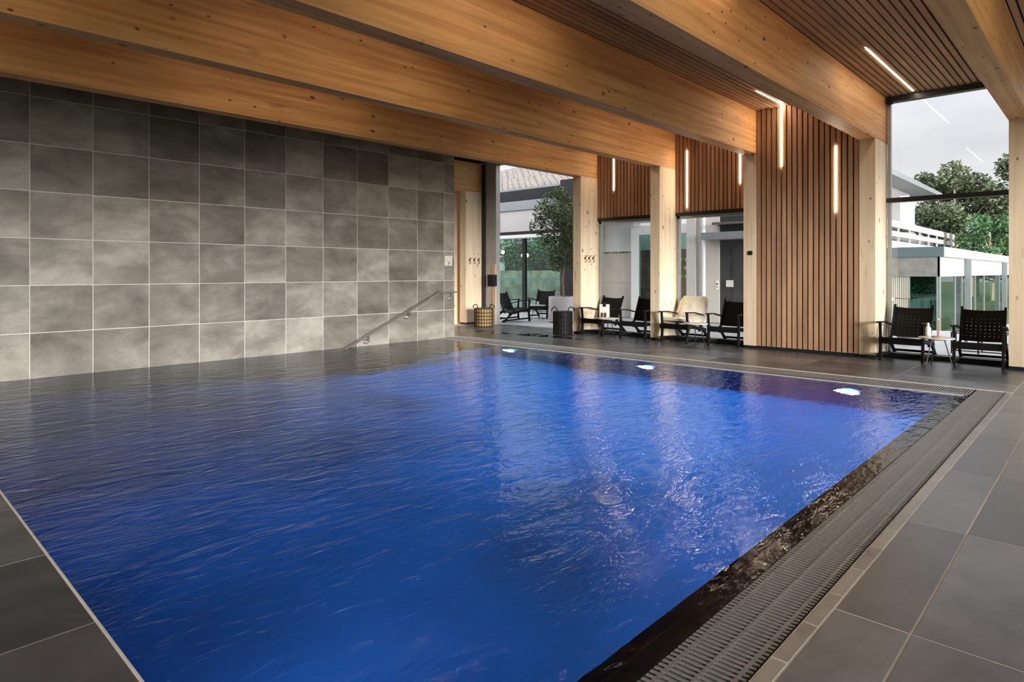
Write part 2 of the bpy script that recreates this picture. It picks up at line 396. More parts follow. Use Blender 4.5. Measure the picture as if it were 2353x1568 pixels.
# grates
bar_me = {}
def grate_section(x0, x1, y0, y1, along, individual, ribs, label):
    """bars run across; along = axis of the channel (0=x, 1=y)"""
    t = thing('drain_grate', label, 'drain grate', ((x0+x1)/2, (y0+y1)/2, -.01), 0, 'overflow drain grates')
    L = (x1-x0) if along == 0 else (y1-y0); Wd = (y1-y0) if along == 0 else (x1-x0)
    n = max(2, int(L/.0265)); p = L/n
    def br(m, c):
        if along == 0: m.bevbox(c-p*.27, c+p*.27, -Wd/2+.004, Wd/2-.004, -.022, .006, .002)
        else: m.bevbox(-Wd/2+.004, Wd/2-.004, c-p*.27, c+p*.27, -.022, .006, .002)
    if individual:
        key = (along, round(Wd, 3), round(p, 5))
        if key not in bar_me:
            m = MB(); br(m, 0); bar_me[key] = m.mesh('bar', M['grate'])
        for k in range(n):
            c = -L/2+p*(k+.5); link('bar', bar_me[key], t, (c, 0, 0) if along == 0 else (0, c, 0))
    else:
        m = MB()
        for k in range(n): br(m, -L/2+p*(k+.5))
        tag(m.build('bars', M['grate'], t), kind='stuff')
    for r in ribs:
        m = MB()
        if along == 0: m.box(-L/2+.002, L/2-.002, r-.007, r+.007, -.024, .0045)
        else: m.box(r-.007, r+.007, -L/2+.002, L/2-.002, -.024, .0045)
        m.build('rib', M['grate'], t)
    return t
nsec = 15; L0 = XN+.002; dL = (XP+.49-L0)/nsec
words = ['nearest', 'second nearest', 'third nearest', 'fourth nearest', 'fifth nearest', 'sixth nearest', 'seventh nearest', 'eighth from the near end', 'seventh from the far corner', 'sixth from the far corner', 'fifth from the far corner', 'fourth from the far corner', 'third from the far corner', 'second from the far corner', 'at the far corner']
for k in range(nsec):
    grate_section(L0+k*dL, L0+(k+1)*dL-.003, .85, 1.11, 0, k < 11, (-.098, -.003, .092), 'grey slotted overflow grate section along the right pool edge, %s' % words[k])
fw_ = ['at the right corner', 'second from the right corner', 'third from the right corner', 'fourth from the right corner', 'fifth from the right corner', 'sixth from the right corner', 'seventh from the right corner', 'eighth from the right corner', 'eighth from the tiled wall', 'seventh from the tiled wall', 'sixth from the tiled wall', 'fifth from the tiled wall', 'fourth from the tiled wall', 'third from the tiled wall', 'second from the tiled wall', 'touching the tiled wall']
nf = 16; dY = (YW-1.12)/nf
for k in range(nf):
    g = grate_section(XP+.115, XP+.485, 1.122+k*dY, 1.122+(k+1)*dY-.003, 1, False, (-.12, 0, .12), 'pale overflow grate section along the far pool edge, %s' % fw_[k])

# ------------------------------------------------------------------ pool basin, steps, lamps
DEP = 1.35
p = MB()
p.box(XN, XP, YR, YW, -DEP-.1, -DEP)
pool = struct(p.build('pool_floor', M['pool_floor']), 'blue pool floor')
p = MB()
p.box(XN-.1, XN, YR-.1, YW, -DEP, -.31); p.box(XP, XP+.1, YR-.1, YW, -DEP, -.31)
p.box(XN, XP, YR-.1, YR, -DEP, -.06); struct(MB().box(XN, XP, YW, YW+.1, -DEP, -.02).build('pool_wall', M['step']), 'dark stone pool side under the tiled wall')
p.box(XN, XN+.004, YR, YW, -.32, -.02); p.box(XP-.004, XP, YR, YW, -.32, -.03)
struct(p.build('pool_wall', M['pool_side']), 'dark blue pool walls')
for k in range(5):
    s0 = 5.6+.38*k
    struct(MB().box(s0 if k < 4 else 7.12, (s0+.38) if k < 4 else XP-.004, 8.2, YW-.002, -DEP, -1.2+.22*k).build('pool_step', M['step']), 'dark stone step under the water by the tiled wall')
for k, y in enumerate((2.26, 4.96, 7.73)):
    t = thing('pool_lamp', ('glowing underwater lamp in the far pool wall nearest the right corner', 'glowing underwater lamp at the middle of the far pool wall', 'glowing underwater lamp in the far pool wall nearest the doorway')[k], 'lamp', (XP-.006, y, -.42), 0, 'underwater lamps')
    MB().lathe([(.12, 0), (.12, -.025), (.09, -.03), (.09, -.01)], k=24, axis=0).build('ring', M['steel'], t)
    MB().lathe([(.085, -.012), (.08, -.03), (.04, -.036)], k=24, axis=0).build('lens', M['poollamp'], t)
for (x, y, rz, pw) in [(XP-.12, 2.26, 0, 1.8), (XP-.12, 4.96, 0, .8), (XP-.12, 7.73, 0, .9), (XN+.12, 2.3, PI, .06), (XN+.12, 5.0, PI, .02)]:
    ld = bpy.data.lights.new('pool_light', 'AREA'); ld.shape = 'DISK'; ld.size = .22
    ld.energy = POOL_W*pw; ld.color = (.13, .44, 1.)
    lo = bpy.data.objects.new('pool_light', ld); col.objects.link(lo); lo.location = (x, y, -.45)
    lo.rotation_euler = (0, math.radians(78 if rz == 0 else -78), 0)
# water surface
def water_mat():
    m = bpy.data.materials.new('pool_water'); m.use_nodes = True; t = m.node_tree; t.nodes.clear(); L = t.links.new
    tcn = N(t, 'ShaderNodeTexCoord')
    def nz(scale, rot, sx, det, dist=.5):
        a = N(t, 'ShaderNodeMapping'); a.inputs['Rotation'].default_value = (0, 0, rot); a.inputs['Scale'].default_value = (sx, 1, 1); L(tcn.outputs['Object'], a.inputs[0])
        n = N(t, 'ShaderNodeTexNoise'); n.inputs['Scale'].default_value = scale; n.inputs['Detail'].default_value = det; n.inputs['Distortion'].default_value = dist
        L(a.outputs[0], n.inputs['Vector']); return n.outputs['Fac']
    a = nz(6.0, math.radians(46), .45, 3, .9); b = nz(22., math.radians(52), .40, 3, .6); c = nz(60., math.radians(35), .5, 2)
    m1 = N(t, 'ShaderNodeMath', operation='MULTIPLY_ADD'); L(b, m1.inputs[0]); m1.inputs[1].default_value = .34; 
    m0 = N(t, 'ShaderNodeMath', operation='MULTIPLY'); L(a, m0.inputs[0]); m0.inputs[1].default_value = 1.0
    L(m0.outputs[0], m1.inputs[2])
    m2 = N(t, 'ShaderNodeMath', operation='MULTIPLY_ADD'); L(c, m2.inputs[0]); m2.inputs[1].default_value = .05; L(m1.outputs[0], m2.inputs[2])
    bp = N(t, 'ShaderNodeBump'); bp.inputs['Strength'].default_value = 1.; bp.inputs['Distance'].default_value = .0125; L(m2.outputs[0], bp.inputs['Height'])
    rf = N(t, 'ShaderNodeBsdfRefraction'); rf.inputs['IOR'].default_value = 1.33; rf.inputs['Roughness'].default_value = .0; rf.inputs['Color'].default_value = (.8, .9, 1, 1)
    gl = N(t, 'ShaderNodeBsdfGlossy'); gl.inputs['Roughness'].default_value = .02
    fr = N(t, 'ShaderNodeFresnel'); fr.inputs['IOR'].default_value = 1.33
    for n in (rf, gl, fr): L(bp.outputs[0], n.inputs['Normal'])
    x = N(t, 'ShaderNodeMixShader'); L(fr.outputs[0], x.inputs[0]); L(rf.outputs[0], x.inputs[1]); L(gl.outputs[0], x.inputs[2])
    o = N(t, 'ShaderNodeOutputMaterial'); L(x.outputs[0], o.inputs[0]); return m
wm = MB(); wm.quad((XN+.001, 1.116, WATER), (XP-.001, 1.116, WATER), (XP-.001, YW-.001, WATER), (XN+.001, YW-.001, WATER))
tag(wm.build('pool_water', water_mat()), 'blue rippled water filling the swimming pool', 'water', None, 'stuff')

# ------------------------------------------------------------------ tiled left wall
XE = 8.575
wl = struct(MB().box(XB, XE-.01, YW+.005, YW+.22, -.02, ZC).build('wall_left', M['grout']), 'wall of slate-look tiles')
xedges = [.0678*9.7*k for k in range(0)]
TW = .0688*9.7
x0 = .2369*9.7  # joint seen second from the left
ex = sorted([x0+TW*k for k in range(-8, 10) if XB < x0+TW*k < XE-.25])
ex = [XB]+ex+[XE]
tt = 7.82
zj = [1.3+(626-v)/1465*7.82 for v in (869.4, 766.8, 656.6, 547.4, 437.7, 329, 218.5)]
zj = [-.02, .548, 1.137, 1.72, 2.305, 2.885, 3.475, ZC]
_wt = {}
for a, b in zip(ex[:-1], ex[1:]):
    for c, d in zip(zj[:-1], zj[1:]):
        key = (round(b-a, 3), round(d-c, 3))
        if key not in _wt:
            m = MB(); g = .004; B = .002; W, H = b-a, d-c
            m.v = [(g, 0, g), (W-g, 0, g), (W-g, 0, H-g), (g, 0, H-g), (g, -.008, g), (W-g, -.008, g), (W-g, -.008, H-g), (g, -.008, H-g),
                   (g+B, -.01, g+B), (W-g-B, -.01, g+B), (W-g-B, -.01, H-g-B), (g+B, -.01, H-g-B)]
            m.f = [(0, 4, 5, 1)[::-1], (1, 5, 6, 2)[::-1], (2, 6, 7, 3)[::-1], (3, 7, 4, 0)[::-1], (4, 5, 9, 8), (5, 6, 10, 9), (6, 7, 11, 10), (7, 4, 8, 11), (8, 9, 10, 11)]
            _wt[key] = m.mesh('tile', M['wall_tile'])
        link('tile', _wt[key], wl, (a, YW+.012-R.uniform(0, .0012), c))
# wall end return
struct(MB().box(XE-.008, XE, YW+.004, YW+.22, -.02, ZC).build('trim_4', M['steel_panel']))
# other walls of the hall (behind and beside the camera), passage wall
struct(MB().box(XB-.2, XB, YS, YW+.2, -.02, ZC+.1).build('wall_back', plain('dark_plaster', (.12, .11, .10), .8)))
struct(MB().box(7.4, 7.5, YW+.22, 12.1, -.02, ZC).build('wall_passage', M['column']))
struct(MB().box(7.4, XG+.1, 12.1, 12.3, -.02, ZC).build('wall_end', M['column']))
so = MB()
so.box(XB, XG+.1, YS-.2, YS, -.02, .25); so.box(XB, XG+.1, YS-.2, YS, 3.6, ZC)
for x in (-9., -6.6, -3., .6, 4.2, 7.8, 11.3): so.box(x, x+.15, YS-.2, YS, .25, 3.6)
struct(so.build('wall_right', M['column']))
struct(MB().box(XB, XG+.1, YS-.1, YS-.09, .25, 3.6).build('window_5', M['glass']))

# ------------------------------------------------------------------ ceiling with slats, roof
ceil = struct(MB().box(XB, XG+.12, YS-.2, 12.3, ZC+.035, ZC+.5).build('ceiling', M['black']))
P = .0795
led_gaps = {}
slat_me = {}
def slat_mesh(x0, x1):
    k = (x0, x1)
    if k not in slat_me: slat_me[k] = MB().box(x0, x1, -.029, .029, 0, .03).mesh('slat', M['slat_x'])
    return slat_me[k]
STR = [(2.18, 8.7, 11.2), (1.37, 5.2, 7.7), (3.92, 9.6, XF-.02), (3.80, 2.8, 5.26), (1.80, -1.5, 1.2), (2.4, 3.2, 5.6),
       (5.3, 2.7, 5.3), (5.3, 8.3, 10.8), (7.1, 2.7, 5.3), (7.1, 8.3, 10.8), (5.5, -1.8, .8), (7.3, -1.8, .6), (-.2, 4.5, 7), (-1.6, 7.6, 10.4), (-.2, -.6, 1.6)]  # unseen strips, those between beams apart, are added to light the hall
for (a0, a1), (b0, b1) in zip(BEAMS[:-1], BEAMS[1:]):
    if a1 > 9.8: continue
    wdt = b0-a1; n = int(round(wdt/P)); p_ = wdt/n
    for k in range(n):
        y = a1+p_*(k+.5)
        xe = XF-.005 if (4.0 < -1) else XG+.02
        if 2.83 < y < 4.42: xe = XF+.03
        link('slat', slat_mesh(XB, xe), ceil, (0, y, ZC))
# strip lamps in the ceiling gaps
led_no = 0
def strip(name_label, box):
    x0, x1, y0, y1, z0, z1 = box
    c = ((x0+x1)/2, (y0+y1)/2, (z0+z1)/2)
    t = thing('strip_lamp', name_label, 'lamp', c, 0, 'slim light strips set between the slats')
    MB().box(x0-c[0], x1-c[0], y0-c[1], y1-c[1], z0-c[2], z1-c[2]).build('diffuser', M['led'], t)
    return t
clab = ['thin light strip in the slatted ceiling beside the big window', 'thin light strip in the slatted ceiling cut by the top edge of the picture, right', 'thin ceiling light strip meeting the wall strip over the slatted wall', 'thin light strip in the slatted ceiling above the second beam from the right']
for k, (y, a, b) in enumerate(STR):
    # snap to the nearest gap
    for (a0, a1), (b0, b1) in zip(BEAMS[:-1], BEAMS[1:]):
        if a1 <= y <= b0:
            wdt = b0-a1; n = int(round(wdt/P)); p_ = wdt/n; y = a1+p_*round((y-a1)/p_)
    strip(clab[k] if k < 4 else 'ceiling light strip out of the picture, '+('over the right pool side', 'at the back of the hall', 'over the right deck', 'hidden between the middle beams over the pool', 'hidden between the middle beams near the windows', 'hidden between the left beams over the pool', 'hidden between the left beams near the windows', 'far back left', 'far back beside the tiled wall', 'right of the camera', 'far right by the windows', 'right above the camera')[k-3], (a, b, y-.008, y+.008, ZC-.004, ZC+.02))

# ------------------------------------------------------------------ beams and columns
blab = ['farthest right, behind the camera', 'second, behind the camera', 'third, right of the camera', 'large pale timber beam at the top right corner above the right-hand chairs', 'long timber beam ending above the column left of the big window', 'long timber beam ending above the column left of the slatted wall', 'long timber beam ending above the column between the two black chair groups', 'timber beam in front of the tiled wall, ending above the column by the doorway', 'timber beam hidden behind the tiled wall', 'timber beam over the leftmost column beside the tiled wall']
for k, (a, b) in enumerate(BEAMS):
    x0, x1 = XB+.01, XG+.02
    if k >= 8: x0 = 7.6
    if k == 8: x1 = 8.5
    lab = blab[k] if k >= 3 else 'timber roof beam ' + blab[k]
    o = MB().box(x0, x1, -(b-a)/2, (b-a)/2, 0, ZC-ZB).build('roof_beam', M['beam'], None, (0, (a+b)/2, ZB))
    tag(o, lab, 'beam', 'glued timber roof beams')
clb = ['timber column at the right edge of the picture with black plinth', 'timber column between the slatted wall and the big window', 'timber column left of the full-height slatted wall with a small black switch', 'timber column between the two pairs of black chairs left of the slatted wall', 'timber column beside the open doorway carrying three coat hooks', 'leftmost timber column beside the tiled wall carrying three coat hooks']
for k, (a, b) in enumerate(COLS):
    t = thing('timber_column', clb[k], 'column', (XF, (a+b)/2, 0), 0, 'timber columns along the window wall')
    h = (b-a)/2
    MB().box(0, XG-XF, -h, h, .05, ZB).build('shaft', M['column'], t)
    MB().box(.012, XG-XF-.01, -h+.008, h-.008, 0, .05).build('plinth', M['frame'], t)
# switch on column
t = thing('wall_switch', 'small black switch on the column left of the slatted wall', 'switch', (XF, 4.52, 1.63))
MB().box(-.012, 0, -.035, .035, -.035, .035).build('plate', M['black'], t); MB().box(-.017, -.012, -.02, .02, -.025, .025).build('button', M['frame'], t)


# ------------------------------------------------------------------ slatted cladding on the window wall
slv = {}
wf = MB()
wf.box(XF+.05, XG, 2.84, 4.41, .06, ZC)                      # full height
for (ya, yb) in ((4.65, 6.26), (6.48, 8.13)): wf.box(XG-.03, XG+.1, ya, yb, 2.44, ZC)
wfar = struct(wf.build('wall_far', M['black']), 'wall clad with vertical timber slats')
def vs_(x, y, z0, z1, w=.058):
    k = (round(z0, 2), round(z1, 2), round(w, 3))
    if k not in slv: slv[k] = MB().box(0, .045, -w/2, w/2, z0, z1).mesh('slat', M['slat_z'])
    link('slat', slv[k], wfar, (x, y, 0))
n = 19; pw = (4.42-2.83)/n
for k in range(n): vs_(XF+.005, 2.83+pw*(k+.5), .055, ZC-.003, pw-.022)
for (ya, yb) in ((4.64, 6.27), (6.47, 8.14)):
    n = 20; q = (yb-ya)/n
    for k in range(n): vs_(XG-.075, ya+q*(k+.5), 2.47, ZC-.003, q-.022)
struct(MB().box(XF+.004, XF+.05, 2.84, 4.41, 0, .05).build('baseboard_far', M['frame']))
for k, (ya, yb) in enumerate(((4.65, 6.26), (6.48, 8.13))):
    struct(MB().box(XG-.09, XG+.1, ya, yb, 2.40, 2.468).build('trim_%d' % (5+k), M['frame']), 'black metal edge under the slats')
# wall light strips
def gapy(y, y0, q): return y0+q*round((y-y0)/q)
strip('tall light strip running down from the ceiling on the slatted wall', (XF-.002, XF+.02, gapy(3.99, 2.83, pw)-.011, gapy(3.99, 2.83, pw)+.011, 3.05, ZC))
strip('vertical light strip in the right part of the full-height slatted wall', (XF-.002, XF+.02, gapy(3.166, 2.83, pw)-.011, gapy(3.166, 2.83, pw)+.011, 2.24, 3.28))
strip('vertical light strip on the leftmost slatted panel', (XG-.080, XG-.06, gapy(7.72, 6.47, 1.67/20)-.011, gapy(7.72, 6.47, 1.67/20)+.011, 3.04, ZC-.1))
strip('vertical light strip at the left of the middle slatted panel', (XG-.080, XG-.06, gapy(6.05, 4.64, 1.63/20)-.011, gapy(6.05, 4.64, 1.63/20)+.011, 2.56, 3.66))
strip('vertical light strip at the right of the middle slatted panel beside the column', (XG-.080, XG-.06, gapy(4.93, 4.64, 1.63/20)-.011, gapy(4.93, 4.64, 1.63/20)+.011, 2.93, ZC-.1))

# ------------------------------------------------------------------ glazing of the window wall
def window(no, ya, yb, z1, transom=None, mull=(), label=None):
    o = link('window_%d' % no, None, None, (XG, (ya+yb)/2, 0)); struct(o, label)
    h = (yb-ya)/2
    f = MB(); fw = .05
    f.box(-.03, .04, -h, -h+fw, .02, z1); f.box(-.03, .04, h-fw, h, .02, z1); f.box(-.03, .04, -h, h, .02, .06); f.box(-.03, .04, -h, h, z1-fw, z1)
    for m_ in mull: f.box(-.03, .04, m_-(ya+yb)/2-.025, m_-(ya+yb)/2+.025, .06, z1-fw)
    f.build('frame', M['grey_frame'], o)
    if transom:
        MB().box(-.06, .05, -h, h, transom-.035, transom+.035).build('transom', M['frame'], o)
    MB().box(0, .006, -h+.03, h-.03, .05, z1-.03).build('pane', M['glass'], o)
    return o
window(1, 6.48, 8.13, 2.40, None, (), 'glazing behind the left pair of black chairs')
window(2, 4.65, 6.26, 2.40, None, (), 'glazing behind the cream-covered chair')
w3 = window(3, 1.03, 2.60, ZC-.01, 2.43, (), 'tall glazing beside the right column')
MB().box(-.08, .05, -.785, .785, ZC-.09, ZC-.01).build('head', M['frame'], w3)
MB().box(-.14, -.05, .70, .775, ZC-.12, ZC-.03).build('bracket', M['black'], w3)
window(4, -.79, .79, ZC-.01, 2.43)
window(6, -2.6, -1.02, ZC-.01, 2.43)
window(7, -4.42, -2.84, ZC-.01, 2.43)
# low black sill rails inside the glass
for k, (a, b) in enumerate(((1.03, 2.60), (4.65, 6.26), (6.48, 8.13), (-.79, .79))):
    struct(MB().box(XF+.32, XF+.43, a, b, 0, .075).build('baseboard_%s' % ('right', 'middle', 'left', 'near')[k], M['frame']), 'low black rail on the floor inside the glass')
# doorway bay
d1 = link('door_1', None, None, (XG, 10, 0)); struct(d1, 'open glazed doorway to the terrace')
MB().box(-.12, .02, 1.20, 1.57, 0, ZC-.02).build('jamb', M['steel_panel'], d1)
MB().box(-.14, .03, 1.57, 1.70, 0, ZC-.02).build('jamb', M['frame'], d1)
MB().box(-.06, .05, -1.60, 1.2, ZC-.07, ZC-.02).build('head', M['frame'], d1)
MB().box(-.02, .03, -1.655, -1.60, 0, ZC-.02).build('frame', M['grey_frame'], d1)
MB().box(-.02, .03, -1.22, -1.18, 0, ZC-.07).build('frame', M['grey_frame'], d1)
MB().box(0, .006, -1.60, -1.22, 0.0, ZC-.07).build('pane', M['glass'], d1)
t = thing('card_reader', 'black box on a pale wooden board at the doorway jamb', 'card reader', (XG-.12, 11.25, 0))
MB().box(-.03, 0, -.055, .05, 0, 1.5).build('board', M['board'], t)
MB().box(-.16, -.03, -.11, .09, .95, 1.24).build('housing', M['black'], t)
# wood facing above leftmost column bay and thin slot of glass
struct(MB().box(XE+.02, XE+.05, YW+.24, YW+.26, 0, ZC).build('trim_8', M['grey_frame']))

# ------------------------------------------------------------------ handrail and wall plate
t = thing('handrail', 'flat steel handrail sloping down the tiled wall into the water', 'handrail', (6.01, 9.58, 0))
pts = [(0, 0, -.25), (0, 0, .0), (2.07, 0, .905), (2.56, 0, .905)]
m = MB(); m.bar((-.25, 0, -.11), (2.07, 0, .905), .05, .028); m.bar((2.05, 0, .905), (2.56, 0, .905), .05, .028)
m.build('rail', M['steel'], t)
for bx, bz in ((.45, .197), (1.35, .59), (2.42, .905)):
    m = MB(); m.bar((bx, 0, bz-.005), (bx, 0, bz-.13), .018, .018, (1, 0, 0)); m.bar((bx, 0, bz-.13), (bx, .1, bz-.13), .018, .018); m.box(bx-.04, bx+.04, .1, .118, bz-.17, bz-.09)
    m.build('bracket', M['steel'], t)
t = thing('control_plate', 'pale square control plate on the tiled wall above the handrail', 'switch', (8.40, YW, 1.53))
MB().box(-.1, .1, -.022, 0, 0, .10).build('cover', M['offwhite'], t)
MB().box(-.1, .1, -.020, 0, -.10, -.004).build('cover', M['offwhite'], t)
m = MB(); m.box(-.004, .004, -.023, -.02, -.085, -.02); m.box(.0, .05, -.023, -.02, -.045, -.038); m.box(.02, .026, -.023, -.02, -.07, -.03)
m.build('symbol', M['frame'], t)
# hooks
def hook(y, x, z, lab, grp):
    t = thing('coat_hook', lab, 'hook', (x, y, z), 0, grp)
    m = MB(); m.tube([(0, -.002, .0), (0, -.03, -.01), (.012, -.05, -.06), (.0, -.03, -.09), (-.022, -.028, -.075)], .006, 6)
    m.tube([(0, -.01, -.01), (-.02, -.045, .045), (-.026, -.05, .06)], .006, 6); m.tube([(0, -.01, -.01), (.025, -.045, .05), (.03, -.05, .065)], .006, 6)
    m.build('prongs', M['frame'], t); MB().box(-.012, .012, -.006, 0, -.03, .02).build('plate', M['frame'], t)
od = ['left', 'middle', 'right']
for k in range(3):
    hook(11.70, XF+.12+.15*k, 1.6, '%s black coat hook on the leftmost timber column' % od[k], 'coat hooks on the leftmost column')
    hook(8.14, XF+.14+.14*k, 1.6, '%s black coat hook on the column beside the doorway' % od[k], 'coat hooks on the column beside the doorway')

# ------------------------------------------------------------------ lounge chairs
def perforated(w, h, nx, ny, hw, hh, holes):
    """flat panel in local (y,z) with small slots; returns MB surface of both sides"""
    xs = [-w/2]; zs = [0]
    for i in range(nx):
        c = -w/2+w*(i+.5)/nx; xs += [c-hw/2, c+hw/2]
    xs.append(w/2)
    for j in range(ny):
        c = h*(j+.5)/ny; zs += [c-hh/2, c+hh/2]
    zs.append(h)
    return xs, zs
def make_chair():
    t = link('lounge_chair', None)
    for s in (-1, 1):
        y = s*.27
        m = MB(); m.bar((.345, y, 0), (.315, y, .28), .032, .05, (1, 0, 0)); m.bar((.315, y, .28), (.345, y, .555), .030, .042, (1, 0, 0)); m.build('front_leg', M['blackwood'], t)
        m = MB(); m.bar((-.12, y, .30), (-.43, y, .035), .030, .05); m.bar((-.40, y, .03), (-.50, y, .03), .03, .06); m.build('rear_leg', M['blackwood'], t)
        MB().bar((.33, y, .085), (-.44, y, .045), .024, .04).build('runner', M['blackwood'], t)
        MB().bar((.36, y*1.0, .33), (-.30, y, .215), .028, .06).build('side_rail', M['blackwood'], t)
        m = MB(); m.bar((.385, y*1.04, .565), (.10, y*1.04, .555), .055, .02); m.bar((.10, y*1.04, .555), (-.26, y*1.0, .49), .045, .02); m.build('armrest', M['blackwood'], t)
        MB().bar((-.10, y*.93, .20), (-.37, y*.93, .80), .028, .035).build('back_post', M['blackwood'], t)
    MB().box(.32, .35, -.29, .29, .25, .345).build('front_rail', M['blackwood'], t)
    MB().bar((-.36, -.27, .10), (-.36, .27, .10), .03, .035).build('stretcher', M['blackwood'], t)
    # sling seat, sagging
    m = MB(); nx, ny = 8, 6; g = [[None]*(ny+1) for _ in range(nx+1)]
    for i in range(nx+1):
        for j in range(ny+1):
            u = i/nx; v = j/ny*2-1
            x = .35-.60*u; z = .35-.105*u-.035*math.sin(PI*u)*(1-v*v)-.02*(1-v*v)*(1-u)
            g[i][j] = len(m.v); m.v.append((x, v*.262, z))
    k0 = len(m.v); m.v += [(a, b, c-.012) for a, b, c in m.v]
    for i in range(nx):
        for j in range(ny):
            a, b, c, d = g[i][j], g[i+1][j], g[i+1][j+1], g[i][j+1]
            m.f.append((a, b, c, d)); m.f.append((a+k0, d+k0, c+k0, b+k0))
    m.build('seat', M['leather'], t, smooth=True)
    # woven backrest with rows of small slots
    bx = Vector((-.165, 0, .33)); up = Vector((-.27, 0, .60)).normalized(); nrm = Vector((up.z, 0, -up.x))
    nx, ny = 10, 9; xs, zs = perforated(.53, .47, nx, ny, .008, .006, True)
    m = MB(); ids = {}
    for side in (0, 1):
        for i, yv in enumerate(xs):
            for j, zv in enumerate(zs):
                sag = -.022*(1-(yv/.265)**2)
                p = bx+up*(zv+ (.012*(yv/.265)**2 if zv > .4 else 0)) + Vector((0, yv, 0)) + nrm*(sag-.006*side)
                ids[side, i, j] = len(m.v); m.v.append(tuple(p))
    for i in range(len(xs)-1):
        for j in range(len(zs)-1):
            if i % 2 == 1 and j % 2 == 1 and 2 < j < 14: continue
            m.f.append((ids[0, i, j], ids[0, i+1, j], ids[0, i+1, j+1], ids[0, i, j+1]))
            m.f.append((ids[1, i, j], ids[1, i, j+1], ids[1, i+1, j+1], ids[1, i+1, j]))
    m.build('backrest', M['leather'], t)
    return t
ch0 = make_chair()
chairs = [
    ((10.93, 2.235), 178, 'black leather lounge chair left of the round table in front of the big window', 'black lounge chairs inside the window wall'),
    ((10.90, 1.345), 182, 'black leather lounge chair right of the round table, next to the right-edge column', 'black lounge chairs inside the window wall'),
    ((10.97, 4.98), 182, 'black lounge chair next to the slatted wall, right of the cream-covered chair', 'black lounge chairs inside the window wall'),
    ((10.95, 5.88), 176, 'black-framed lounge chair covered with a cream sheepskin', 'black lounge chairs inside the window wall'),
    ((10.93, 6.80), 182, 'black lounge chair partly behind the column, right of the menu stand', 'black lounge chairs inside the window wall'),
    ((10.97, 7.76), 176, 'black lounge chair beside the coat-hook column, behind the menu stand table', 'black lounge chairs inside the window wall'),
    ((12.35, 11.62), 345, 'black lounge chair on the terrace seen from the side through the doorway', 'black lounge chairs on the terrace'),
    ((13.8, 11.85), 200, 'black lounge chair on the terrace partly hidden by the white planter', 'black lounge chairs on the terrace'),
]
for k, ((x, y), rz, lab, grp) in enumerate(chairs):
    o = ch0 if k == 0 else copy_tree(ch0)
    o.location = (x, y, 0); o.rotation_euler = (0, 0, math.radians(rz)); tag(o, lab, 'chair', grp)

# cream sheepskin over the chair (x, y) = (10.95, 5.88)
m = MB(); nx, ny = 22, 16
bx = Vector((-.165, 0, .33)); up = Vector((-.27, 0, .60)).normalized(); nrm = Vector((up.z, 0, -up.x))
def sk(u, v, side):
    # u 0..1 from seat front over the back top, v -1..1
    wdt = (.285+.035*math.sin(u*PI))*(1-.16*max(0, u-.85)/.15)
    if u < .3:
        q = u/.3; c = Vector((.26-.40*q, 0, .40-.07*q)); n = Vector((.15, 0, 1))
    else:
        q = (u-.3)/.7; c = bx+up*(.02+.53*q); n = nrm
    ed = (1-abs(v)**3)*(min(1, (1-u)*7)**.5)*(min(1, u*8+.05)**.5)
    th = .02+.075*ed
    pnt = c+Vector((0, v*wdt, 0))+n*(th if side == 0 else -.004)
    if u > .3: pnt += nrm*(.005)
    d = noise.noise(pnt*9)*.012+noise.noise(pnt*30)*.004
    return pnt+n*(d if side == 0 else 0)
ids = {}
for s_ in (0, 1):
    for i in range(nx+1):
        for j in range(ny+1):
            ids[s_, i, j] = len(m.v); m.v.append(tuple(sk(i/nx, j/ny*2-1, s_)))
for i in range(nx):
    for j in range(ny):
        m.f.append((ids[0, i, j], ids[0, i, j+1], ids[0, i+1, j+1], ids[0, i+1, j])); m.f.append((ids[1, i, j], ids[1, i+1, j], ids[1, i+1, j+1], ids[1, i, j+1]))
for i in range(nx):
    m.f.append((ids[0, i, 0], ids[0, i+1, 0], ids[1, i+1, 0], ids[1, i, 0])); m.f.append((ids[0, i, ny], ids[1, i, ny], ids[1, i+1, ny], ids[0, i+1, ny]))
for j in range(ny):
    m.f.append((ids[0, nx, j], ids[0, nx, j+1], ids[1, nx, j+1], ids[1, nx, j])); m.f.append((ids[0, 0, j+1], ids[0, 0, j], ids[1, 0, j], ids[1, 0, j+1]))
o = m.build('sheepskin', M['sheep'], None, (10.95, 5.88, 0), math.radians(176), True)
tag(o, 'cream sheepskin draped over the back of a black lounge chair', 'throw')

